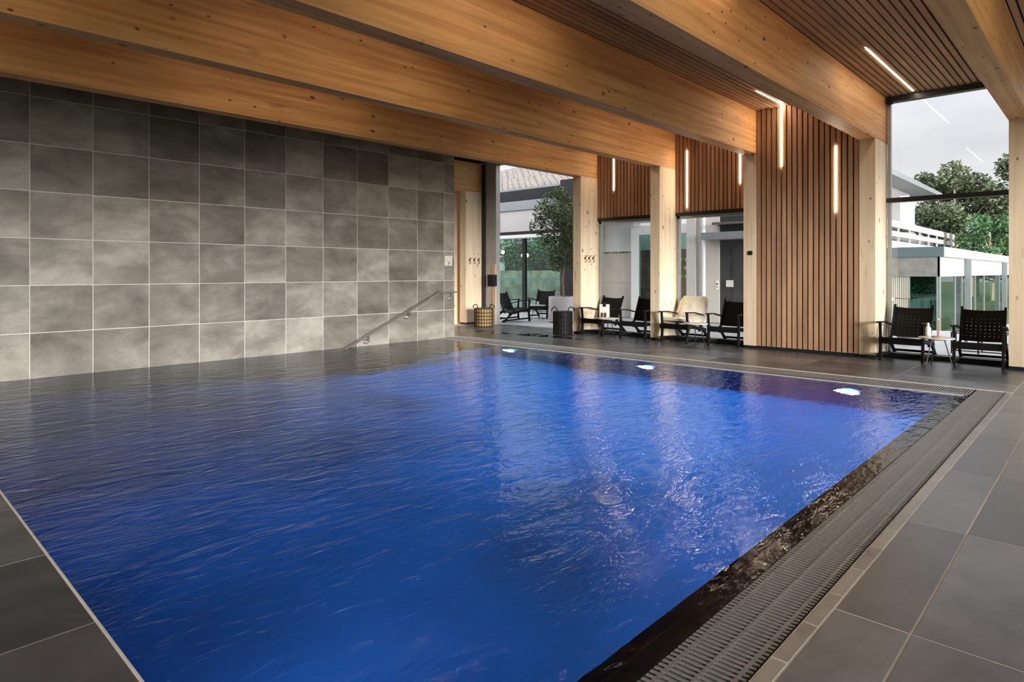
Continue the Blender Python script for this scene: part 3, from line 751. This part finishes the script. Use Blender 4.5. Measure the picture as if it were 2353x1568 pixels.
# thin puddles on the stone floor by the doorway
pm = bpy.data.materials.new('puddle'); pm.use_nodes = True; t_ = pm.node_tree; t_.nodes.clear()
a_ = N(t_, 'ShaderNodeBsdfTransparent'); a_.inputs[0].default_value = (.55, .53, .52, 1); g_ = N(t_, 'ShaderNodeBsdfGlossy'); g_.inputs['Roughness'].default_value = .03
f_ = N(t_, 'ShaderNodeFresnel'); f_.inputs['IOR'].default_value = 1.33; x_m = N(t_, 'ShaderNodeMixShader'); o_ = N(t_, 'ShaderNodeOutputMaterial')
for p_, q_ in ((f_.outputs[0], x_m.inputs[0]), (a_.outputs[0], x_m.inputs[1]), (g_.outputs[0], x_m.inputs[2]), (x_m.outputs[0], o_.inputs[0])): t_.links.new(p_, q_)
for k, (x, y, rx, ry, lab) in enumerate([(9.75, 9.75, .14, .55, 'long thin puddle on the stone floor right of the tiled wall end'), (9.9, 8.7, .25, .45, 'irregular puddle on the stone floor in front of the open doorway'), (9.95, 7.95, .16, .35, 'small puddle on the floor in front of the black basket')]):
    m = MB(); n = 40
    m.v = [(0, 0, 0)]+[(rx*(1+.45*noise.noise(Vector((math.cos(2*PI*j/n)*2, math.sin(2*PI*j/n)*2, k*9.))))*math.cos(2*PI*j/n), ry*(1+.55*noise.noise(Vector((math.cos(2*PI*j/n)*2.5, math.sin(2*PI*j/n)*2.5, k*5.+3))))*math.sin(2*PI*j/n), 0) for j in range(n)]
    m.f = [(0, 1+j, 1+(j+1) % n) for j in range(n)]
    tag(m.build('puddle', pm, None, (x, y, .0022)), lab, 'puddle', 'puddles on the stone floor')

# round side tables
def make_table():
    t = link('side_table', None)
    MB().lathe([(.20, .388), (.212, .392), (.215, .400), (.213, .406)], k=32).build('tabletop', M['tabletop'], t)
    MB().lathe([(.12, .374), (.125, .387)], k=16).build('hub', M['frame'], t)
    for k in range(3):
        a = 2*PI*k/3+.5
        MB().tube([(.09*math.cos(a), .09*math.sin(a), .38), (.19*math.cos(a), .19*math.sin(a), 0)], .008, 6).build('leg', M['frame'], t)
    return t
tb0 = make_table()
for k, (x, y, lab) in enumerate([(10.36, 1.77, 'small round table with black pin legs between the right-hand chairs'), (10.38, 5.36, 'small empty round table in front of the cream-covered chair'), (10.36, 7.22, 'small round table with a menu stand between the left pair of chairs'), (13.12, 11.42, 'small round table on the terrace between two lounge chairs')]):
    o = tb0 if k == 0 else copy_tree(tb0); o.location = (x, y, 0); tag(o, lab, 'table', 'small round side tables')
t = thing('menu_stand', 'wooden stand holding a pale menu sheet on the left table', 'menu stand', (10.30, 7.24, .406), math.radians(200))
MB().box(-.05, .05, -.07, .07, 0, .02).build('base', M['wood_holder'], t)
MB().box(-.004, .004, -.10, .10, .02, .27).build('sheet', M['paper'], t)
MB().box(-.01, .012, -.03, .03, .22, .30).build('clip', M['frame'], t)
for dx in (-.02, .02): MB().lathe([(.014, 0), (.014, .07), (.006, .09)], (.03, dx*1.6, .02), 8).build('bottle', plain('brown_glass', (.10, .03, .02), .2), t)
t = thing('candle_stick', 'tall wooden stick on a round base on the right-hand table', 'candlestick', (10.40, 1.76, .406))
MB().lathe([(.075, 0), (.078, .006), (.075, .014)], k=24).build('base', M['wood_holder'], t); MB().box(-.012, .012, -.012, .012, .014, .235).build('stick', M['wood_holder'], t); MB().lathe([(.012, .235), (.013, .25), (.004, .258)], k=10).build('tip', M['white'], t)
t = thing('white_bottle', 'white bottle behind the wooden stick on the right-hand table', 'bottle', (10.53, 1.90, .406))
MB().lathe([(.032, 0), (.036, .01), (.036, .11), (.018, .14), (.015, .16)], k=16).build('body', M['white'], t); MB().lathe([(.014, .16), (.014, .18), (.01, .185)], k=10).build('cap', M['white'], t)
t = thing('drinking_glass', 'glass on the terrace table beside the lounge chairs', 'glass', (13.12, 11.42, .406))
MB().lathe([(.03, 0), (.034, .13)], k=14).build('body', M['glass'], t); MB().lathe([(.026, .01), (.03, .09)], k=14).build('drink', M['white'], t)

# ------------------------------------------------------------------ baskets
def basket(loc, rx, h, mat, dark_side, label):
    t = thing('towel_basket', label, 'basket', loc, 0)
    k = 22; core = MB().lathe([(rx*.93, 0.01), (rx*.95, h*.98)], k=28).build('liner', M['rattan_dark'] if dark_side else M['wicker'], t)
    hoop = MB()
    for z in (0.012, h*.22, h*.40, h*.58, h*.76, h*.985):
        hoop.tube([(rx*math.cos(2*PI*j/28), rx*math.sin(2*PI*j/28), z) for j in range(29)], .008, 5)
    hoop.build('hoop', M['rattan_dark'], t)
    for j in range(k):
        a = 2*PI*j/k; MB().tube([(rx*math.cos(a), rx*math.sin(a), 0), (rx*math.cos(a), rx*math.sin(a), h)], .006, 5).build('stake', M['rattan_dark'], t)
    for s in (-1, 1):
        MB().tube([(rx*.55*s+.07*math.cos(a)*0, -.02+.075*math.cos(a), h+.075*math.sin(a)) if False else (rx*.93*s*.7+.0, .08*math.cos(a)+rx*.6*s*-1, h+.09*math.sin(a)) for a in [PI*i/8 for i in range(9)]], .010, 6).build('handle', M['rattan_dark'], t)
    return t
basket((10.66, 11.0, 0), .225, .44, 'wicker', False, 'wicker basket with black hoops standing by the leftmost column')
basket((10.47, 8.42, 0), .20, .48, 'rattan_dark', True, 'black round basket with a handle in front of the coat-hook column')

# ------------------------------------------------------------------ planter with tree
def leafcloud(blobs, n, size, mat, name, parent, seed=1, droop=.2, shell=.35):
    rr = random.Random(seed); m = MB(); tot = sum(b[3]**2 for b in blobs)
    for (x, y, z, r, *sq) in blobs:
        kz = sq[0] if sq else 1
        for _ in range(int(n*r*r/tot)):
            d = Vector((rr.gauss(0, 1), rr.gauss(0, 1), rr.gauss(0, 1))).normalized()
            q = r*(shell+(1-shell)*rr.random()**.5); c = Vector((x, y, z))+Vector((d.x*q, d.y*q, d.z*q*kz))
            a = Vector((rr.gauss(0, 1), rr.gauss(0, 1), rr.gauss(0, .7))).normalized()
            b = a.cross(Vector((rr.gauss(0, 1), rr.gauss(0, 1), rr.gauss(0, 1)))).normalized()
            s = size*rr.uniform(.6, 1.3)
            m.quad(c-a*s, c-b*s*.45, c+a*s, c+b*s*.45)
    o = m.build(name, mat, parent); tag(o, kind='stuff'); return o
pt = thing('potted_tree', 'leafy potted tree in a tall white round planter outside the doorway', 'potted tree', (13.1, 10.52, 0))
MB().lathe([(.36, 0), (.385, .02), (.385, .65), (.375, .665), (.35, .665), (.34, .60)], k=40).build('planter', M['planter'], pt, smooth=True)
MB().lathe([(.345, .55), (.34, .64), (.1, .65)], k=24).build('soil', M['soil'], pt)
tk = MB(); tk.tube([(.02, 0, .6), (.0, .02, 1.1), (.05, 0, 1.6), (.03, .05, 2.1), (.05, .05, 2.6)], .032, 8, .018)
tk.tube([(.05, .0, 1.7), (-.1, .2, 2.0), (-.3, .45, 2.35)], .016, 6, .008); tk.tube([(.04, .03, 2.0), (.1, -.15, 2.3), (.1, -.35, 2.7)], .016, 6, .008)
tk.tube([(.03, .05, 2.1), (-.05, .15, 2.5), (-.1, .3, 3.0)], .014, 6, .008); tk.tube([(.05, 0, 1.5), (.1, -.3, 1.8), (.1, -.5, 2.0)], .012, 6, .007)
tk.build('trunk', M['bark'], pt, smooth=True)
leafcloud([(-.1, .62, 2.95, .30), (-.15, .75, 2.55, .26), (-.1, .6, 2.2, .22), (0, .3, 3.1, .42), (.0, -.05, 2.85, .50), (0, .45, 2.75, .34), (0, -.35, 2.65, .45), (0, .0, 2.3, .42), (0, -.45, 2.2, .42), (0, .35, 2.15, .26), (0, -.25, 1.8, .40), (0, .25, 1.75, .22), (0, -.5, 1.6, .35), (-.1, .15, 1.5, .22), (0, .1, 3.35, .25)], 9000, .034, M['leaf'], 'foliage', pt, 3)

# ------------------------------------------------------------------ terrace and ground
struct(MB().box(XG+.06, 25.0, 7.5, 25, -.3, -.012).build('terrace', M['terrace']), 'pale stone terrace outside')
struct(MB().box(XG+.06, 17.0, -12, 7.5, -.3, -.012).build('terrace', M['terrace']), 'pale stone terrace outside the big window')
struct(MB().box(XG+.2, 200, -90, 120, -1.4, -1.22).build('ground', M['grass']), 'lawn')
struct(MB().box(-60, XG+.1, -90, YS-.3, -1.4, -.35).build('ground', M['grass']), 'lawn beside the hall')
# pavilion opposite the doorway
XC = 15.5
pv = thing('garden_pavilion', 'low pavilion with grey gutter, pale cladding and dark glass opposite the doorway', 'building', (XC, 13, 0))
def P_(name, mat, x0, x1, y0, y1, z0, z1): return MB().box(x0-XC, x1-XC, y0-13, y1-13, z0, z1).build(name, mat, pv)
y_ = 11.6
while y_ < 19:
    P_('cladding_panel', M['fascia'], XC-.6, XC-.55, y_+.006, y_+1.494, 2.60, 3.26); y_ += 1.5
P_('fascia_core', M['frame'], XC-.55, XC+.8, 11.55, 19.2, 2.5, 3.3)
P_('gutter', M['gutter'], XC-.66, XC-.5, 11.5, 19.2, 3.27, 3.56)
P_('soffit', M['white'], XC-.55, XC-.05, 11.5, 19.2, 2.40, 2.50)
P_('pier', M['frame'], XC-.7, XC-.1, 11.35, 12.0, 0, 4.05)
P_('attic', M['frame'], XC-.1, XC+.4, 11.5, 19.2, 3.5, 4.0)
P_('gutter', M['gutter'], XC+.2, XC+.4, 8.5, 19.2, 3.92, 4.12)
for y_ in (11.6, 14.07, 16.5): P_('mullion', M['frame'], XC-.06, XC+.06, y_-.06, y_+.06, 0, 2.5)
for ya, yb in ((11.66, 14.01), (14.13, 16.44), (16.56, 19.)): P_('pane', M['gglass'], XC, XC+.01, ya, yb, .03, 2.45)
# roof plane with rows of tiles, hipped
m = MB(); rows = 24; ap = Vector((XC+5.2, 15.3, 5.75))
e0, e1 = Vector((XC+.25, 24., 4.12)), Vector((XC+.25, 8.0, 4.12)); r0, r1 = Vector((XC+5.0, 19.0, 5.85)), Vector((XC+5.0, 12.5, 5.85))
for i in range(rows):
    u0, u1 = i/rows, (i+1)/rows
    a = e0.lerp(r0, u0); b = e1.lerp(r1, u0); c = e1.lerp(r1, u1); d = e0.lerp(r0, u1)
    L = (b-a).length; nt_ = int(L/.27); k0 = (i % 2)*.5
    for j in range(nt_):
        q0 = (j+.04)/nt_; q1 = (j+.96)/nt_
        A = a.lerp(b, q0); B = a.lerp(b, q1); C_ = d.lerp(c, q1); D = d.lerp(c, q0)
        lift = Vector((0, 0, .085+.01*((j*7+i*3) % 3)))
        n = len(m.v); m.v += [tuple(A+lift), tuple(B+lift), tuple(C_), tuple(D), tuple(A), tuple(B)]
        m.f += [(n, n+3, n+2, n+1), (n+4, n, n+1, n+5)]
tl = m.build('roof_tiles', M['rooftile'], pv); tl.location = (-XC, -13, 0); tag(tl, kind='stuff')
rf = MB(); rf.v = [tuple(v-Vector((0, 0, .03))) for v in (e0, e1, r1, r0)]+[(XC+9, 24, 4.1), (XC+9, 8, 4.1)]; rf.f = [(0, 3, 2, 1)]
o = rf.build('roof', M['frame'], pv); o.location = (-XC, -13, 0)
rc = MB(); rc.tube([e0, r0, r1, e1], .06, 6); o = rc.build('ridge_cap', M['rooftile'], pv); o.location = (-XC, -13, 0)
# garden reflected in the pavilion glass, modelled as real objects behind it
gw = thing('reflected_wall', 'mossy concrete garden wall behind the dark glass, standing in for its reflection', 'wall', (21.9, 18, 0))
MB().box(0, .3, -5.5, 5.5, -.3, 1.38).build('wall', M['conc'], gw)
t = thing('reflected_rail', 'pale blue rail standing in for a reflection, in front of the mossy garden wall', 'railing', (20.9, 17.7, 0))
MB().bar((0, -2.9, .98), (0, 3, 1.02), .06, .07).build('top_rail', M['rail'], t); MB().bar((0, -2.9, .45), (0, 3, .45), .03, .03).build('rail', M['rail'], t)
for y_ in (-2.8, -1, .9, 2.8): MB().bar((0, y_, 0), (0, y_, 1.0), .04, .04, (1, 0, 0)).build('post', M['rail'], t)
hd = thing('hedge', 'dark green hedge above the garden wall behind the dark glass, in place of reflected greenery', 'hedge', (23.5, 18, 1))
leafcloud([(0, y_, 1.0+.3*((i*5) % 3), .9) for i, y_ in enumerate([-4.5, -3.6, -2.7, -1.8, -.9, 0, .9, 1.8, 2.7, 3.6, 4.5])], 9000, .09, M['hedge'], 'foliage', hd, 11)
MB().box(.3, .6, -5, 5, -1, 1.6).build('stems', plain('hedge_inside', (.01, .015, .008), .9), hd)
for k, (y_, z) in enumerate(((20.6, 2.15), (19.35, 1.98), (19.1, 1.98))):
    t = thing('reflected_lamp', 'glowing garden lamp on a thin post, a reflection modelled behind the dark glass, %s' % ('left', 'middle', 'right')[k], 'lamp', (21.2, y_, 0), 0, 'reflected garden lamps')
    MB().tube([(0, 0, 0), (0, 0, z)], .015, 6).build('post', M['grey_frame'], t)
    MB().lathe([(.02, z), (.07, z+.04), (.07, z+.12), (.02, z+.16)], k=12).build('shade', M['bulb'], t)

# courtyard house part seen behind the left and middle glazing
ch = thing('courtyard_house', 'beige house wall with white door and dark door seen behind the chairs', 'building', (XC, 8, 0))
def H_(name, mat, x0, x1, y0, y1, z0, z1, par=None): return MB().box(x0-XC, x1-XC, y0-8, y1-8, z0, z1).build(name, mat, par or ch)
H_('wall', M['beige'], XC+.1, XC+.5, 9.98, 11.3, 0, 1.85)
H_('wall', M['white'], XC+.12, XC+.5, 9.98, 11.3, 1.9, 3.4)  # white panel stands in for sky reflected in the upper pane
H_('upper_pane', M['glass'], XC, XC+.02, 9.95, 11.3, 1.9, 2.7)
H_('band', M['beige'], XC+.09, XC+.1, 9.98, 11.3, 1.0, 1.02)
H_('soffit', M['white'], XC-.7, XC+.5, 9.0, 11.4, 2.72, 2.82)
dr = H_('door_frame', M['white'], XC-.02, XC+.06, 9.72, 9.97, 0, 2.6)
H_('door_frame', M['white'], XC-.02, XC+.06, 8.2, 9.72, 2.35, 2.6)
H_('door_pane', M['tglass'], XC, XC+.01, 8.2, 9.72, .05, 2.35)
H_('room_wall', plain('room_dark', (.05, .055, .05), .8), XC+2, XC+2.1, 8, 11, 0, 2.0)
H_('room_wall', M['white'], XC+2, XC+2.1, 8, 11, 2.0, 3.0)
for z in (1.12, 1.38, 1.63): H_('shelf', M['frame'], XC+1.75, XC+2, 8.0, 10.6, z-.03, z)
H_('wall', M['beige'], XC, XC+.3, 7.75, 8.2, 0, 2.9); H_('wall', M['beige'], XC, XC+.3, 7.35, 7.75, 0, 2.9)
H_('pilaster', M['fascia'], XC-.12, XC, 7.95, 8.2, 0, 2.9)
H_('wall', M['dark'], XC+.05, XC+.3, 5.0, 7.35, 0, 3.2)
dl = H_('door_leaf', M['dark'], XC+.02, XC+.06, 6.15, 7.0, .05, 1.95); d2 = H_('door_leaf', plain('door_glass', (.06, .065, .08), .12), XC+.0, XC+.05, 5.3, 6.6, .05, 1.95)
H_('canopy', M['gutter'], XC-.5, XC+.05, 5.0, 7.6, 2.12, 2.30)
H_('canopy', M['steel'], XC-.3, XC+.05, 5.0, 7.4, 2.50, 2.56)
H_('notice', M['paper'], XC-.005, XC+.02, 6.98, 7.16, .93, 1.10, dl); H_('sign', M['white'], XC-.01, XC, 7.36, 7.44, .86, 1.09)
H_('sign_mark', M['frame'], XC-.013, XC-.01, 7.38, 7.42, .98, 1.02); H_('sign_mark', M['frame'], XC-.013, XC-.01, 7.385, 7.41, .91, .94)
H_('handle', M['steel'], XC-.06, XC+.0, 6.33, 6.45, 1.0, 1.02, d2)
m = MB(); m.tube([(XC-.1-XC, 7.72-8, 0), (XC-.1-XC, 7.72-8, 2.9)], .05, 12); m.build('downpipe', M['white'], ch, smooth=True)
cup = None
for r_, z in enumerate((1.12, 1.38, 1.63)):
    for k in range(8):
        o = MB().lathe([(.035, 0), (.05, .10)], k=8).build('cup', M['white'], None) if cup is None else cup.copy()
        if cup is None: cup = o
        else: col.objects.link(o)
        o.location = (XC+1.84, 8.75+k*.17+.02*(r_ % 2), z); tag(o, 'small white cup on the %s dark shelf behind the glass door, %s' % (('lowest', 'middle', 'top')[r_], ('rightmost', 'second from the right', 'third from the right', 'fourth from the right', 'fourth from the left', 'third from the left', 'second from the left', 'leftmost')[k]), 'cup', 'white cups on the dark shelves')
# outdoor furniture beyond the big window
t = thing('sun_lounger', 'white sun lounger on the terrace behind the right-hand table', 'sun lounger', (14.3, 1.75, 0), math.radians(-60))
MB().bar((-.2, 0, .28), (1.1, 0, .33), .6, .06).build('seat', M['white'], t); MB().bar((1.1, 0, .33), (1.7, 0, .62), .6, .05).build('backrest', M['white'], t)
for x, y in ((-.15, .25), (-.15, -.25), (1.3, .25), (1.3, -.25)): MB().box(x-.02, x+.02, y-.02, y+.02, 0, .27).build('leg', M['frame'], t)
t = thing('grey_pot', 'grey round pot on the terrace behind the wooden stick', 'pot', (13.7, 2.75, 0))
MB().lathe([(.20, 0), (.26, .25), (.26, .40), (.22, .44)], k=24).build('body', M['gutter'], t, smooth=True)
t = thing('wire_bench', 'low black wire-framed bench on the terrace behind the right-hand chair', 'bench', (12.5, 1.55, 0))
for y in (-.35, 0, .35):
    m = MB(); m.bar((-.2, y, 0), (-.2, y, .33), .018, .018, (1, 0, 0)); m.bar((.2, y, 0), (.2, y, .33), .018, .018, (1, 0, 0)); m.bar((-.2, y, .33), (.2, y, .33), .018, .018); m.build('leg_frame', M['frame'], t)
for x in (-.2, .2):
    MB().bar((x, -.35, .33), (x, .35, .33), .018, .018).build('rail', M['frame'], t); MB().bar((x, -.35, .05), (x, .35, .05), .018, .018).build('rail', M['frame'], t)

# ------------------------------------------------------------------ pavilion beyond the big window
XQ, YQ, ZG = 31.5, 5.25, -1.22
q = thing('glass_pavilion', 'flat-roofed pavilion with pale band and glass walls beyond the big window', 'building', (XQ, YQ, ZG))
def Q_(name, mat, x0, x1, y0, y1, z0, z1, lab=None):
    o = MB().box(x0-XQ, x1-XQ, y0-YQ, y1-YQ, z0-ZG, z1-ZG).build(name, mat, q)
    if lab: o['label'] = lab
    return o
Q_('roof_edge', M['fascia'], XQ+.12, 62, YQ-.12, YQ+.05, 1.95, 2.37)
Q_('roof_edge', plain('dark_roof_edge', (.10, .135, .15), .4), XQ-.05, XQ+.12, YQ-.12, YQ+6, 1.95, 2.37)
Q_('roof', M['gutter'], XQ, 62, YQ, YQ+5.5, 2.0, 2.3)
for xa, xb in ((XQ, 37.3), (37.8, 51.4), (51.9, 60)):
    Q_('band_panel', M['fascia'], xa, xb, YQ, YQ+.1, 1.12, 1.95)
Q_('band_panel', plain('grey_boards', (.20, .19, .185), .7, var=.2, scale=3), XQ, XQ+.1, YQ+.02, YQ+6, 1.12, 1.95)
for x_ in (37.35, 51.45): Q_('downpipe', M['gutter'], x_, x_+.35, YQ-.25, YQ+.0, ZG, 1.95)
for x_ in (35.1, 36.9, 40.9, 44.1, 50.7): Q_('mullion', M['grey_frame'], x_, x_+.12, YQ+.02, YQ+.12, ZG, 1.12)
Q_('pane', M['tglass'], XQ, 60, YQ+.06, YQ+.08, ZG, 1.12); Q_('pane', M['tglass'], XQ+.05, XQ+.07, YQ+.1, YQ+1.15, ZG, 1.12)
Q_('corner_post', M['grey_frame'], XQ, XQ+.14, YQ, YQ+.14, ZG, 1.12)
m = MB()
for k in range(60):
    y = YQ+1.15+k*.08; m.tube([(XQ+.1-XQ, y-YQ, 0), (XQ+.1-XQ, y-YQ, 1.12-ZG)], .062, 8)
tag(m.build('curtain', M['curtain'], q, smooth=True), kind='stuff')
Q_('inner_wall', plain('teal_shade', (.04, .08, .09), .6), XQ+.3, 60, YQ+3., YQ+3.1, ZG, 1.1)
x_ = XQ+.8
while x_ < 50:
    if R.random() > .12: Q_('reflected_picket', M['fascia'], x_, x_+.13, YQ+1.5, YQ+1.53, ZG, .05+R.uniform(-.02, .02))  # picket row behind the glass stands in for a reflected fence
    x_ += .21
for k, x_ in enumerate((33.5, 36, 39, 43, 48)):
    o = thing('garden_shrub', 'green shrub standing inside the pavilion glass, %s' % ('first', 'second', 'third', 'fourth', 'fifth')[k]+' from its corner', 'shrub', (x_, YQ+2.3, ZG), 0, 'shrubs seen through the pavilion glass')
    leafcloud([(0, 0, 1.7, .75), (.5, .1, 1.4, .6), (-.6, .1, 1.5, .6)], 1200, .1, M['leaf3'], 'foliage', o, 20+k)
    MB().tube([(0, 0, 0), (0, 0, 1.4)], .05, 6).build('stem', M['bark'], o)
t = thing('folding_lamp', 'thin folding floor lamp in front of the grey curtain', 'lamp', (30.9, 6.25, ZG))
MB().tube([(0, 0, 0), (0, 0, 1.4), (0, .5, 1.42), (0, .62, 1.3)], .02, 6).build('pole', M['frame'], t); MB().lathe([(.03, 1.42), (.07, 1.5)], (0, .62, -.1), 10).build('shade', M['bulb'], t)
# upper house with balconies
YH = 10.8
h = thing('balcony_house', 'white house with slanted eaves and banded balcony behind the pavilion', 'building', (50, YH, ZG))
def B_(name, mat, x0, x1, y0, y1, z0, z1): return MB().box(x0-50, x1-50, y0-YH, y1-YH, z0-ZG, z1-ZG).build(name, mat, h)
for z0, z1 in ((4.36, 4.82), (3.74, 4.1), (3.06, 3.43)): B_('balcony_band', M['fascia'], 40, 71.5, YH, YH+.15, z0, z1)
x_ = 40.5
while x_ < 71.5:
    B_('balcony_post', M['fascia'], x_, x_+.2, YH+.02, YH+.12, 3.0, 4.4); x_ += 3.3
B_('wall', M['housewall'], 38, 71, YH+1.6, YH+5, ZG, 4.4)
B_('slab', M['white'], 38, 71.5, YH+.1, YH+1.6, 2.9, 3.1)
B_('wall', M['housewall'], 38, 56.5, YH+.6, YH+5, 4.4, 7.3); B_('wall', M['white'], 56.5, 57.2, YH+.4, YH+5, 4.4, 6.6)
B_('divider', M['white'], 53.5, 54.0, YH+.1, YH+.9, 4.8, 6.9)
m = MB(); m.v = [(38-50, -.6, 7.55-ZG), (62-50, -.6, 7.45-ZG), (62-50, -.6, 7.75-ZG), (38-50, -.6, 7.95-ZG), (38-50, 6, 9.5-ZG), (60-50, 6, 9.3-ZG), (38-50, 1, 7.3-ZG), (60-50, 1, 7.2-ZG)]
m.f = [(0, 1, 2, 3), (3, 2, 5, 4), (0, 6, 7, 1)]; m.build('roof', M['gutter'], h)
# trees
def big_tree(x, y, hgt, rad, mat, lab, seed, n=9000):
    rr = random.Random(seed); o = thing('tall_tree', lab, 'tree', (x, y, ZG), 0, 'trees behind the houses')
    tr = MB(); tr.tube([(0, 0, 0), (.2, 0, hgt*.4), (0, .1, hgt*.8)], .35, 8, .1)
    bl = []
    for i in range(22):
        a = rr.uniform(0, 2*PI); zz = rr.uniform(.28, .92); r_ = rad*(1-.75*abs(zz-.5)**1.1)*rr.uniform(.3, .85)
        bl.append((r_*math.cos(a), r_*math.sin(a), hgt*zz, rad*rr.uniform(.24, .40)))
        tr.tube([(0, 0, hgt*zz*.6), (r_*math.cos(a), r_*math.sin(a), hgt*zz)], .09, 5, .04)
    tr.build('trunk', M['bark'], o); leafcloud(bl, n, rad*.055, mat, 'foliage', o, seed+100, shell=.2)
big_tree(80, 12.0, 13.9, 4.8, M['leaf2'], 'tall grey-green tree behind the balcony house, left of the crowns', 1, 12000)
big_tree(94, 6.4, 16.8, 6.0, M['leaf2'], 'tall grey-green tree in the middle of the group behind the pavilion', 2, 12000)
big_tree(80, .3, 15.0, 5.0, M['leaf2'], 'tall grey-green tree next to the right-edge column', 3, 12000)
big_tree(67, 7.6, 7.4, 2.6, M['leaf3'], 'lower bright green tree above the pavilion roof', 4, 9000)
big_tree(71, 3., 8.2, 3.0, M['leaf3'], 'lower bright green tree right above the pavilion roof by the column', 5, 9000)
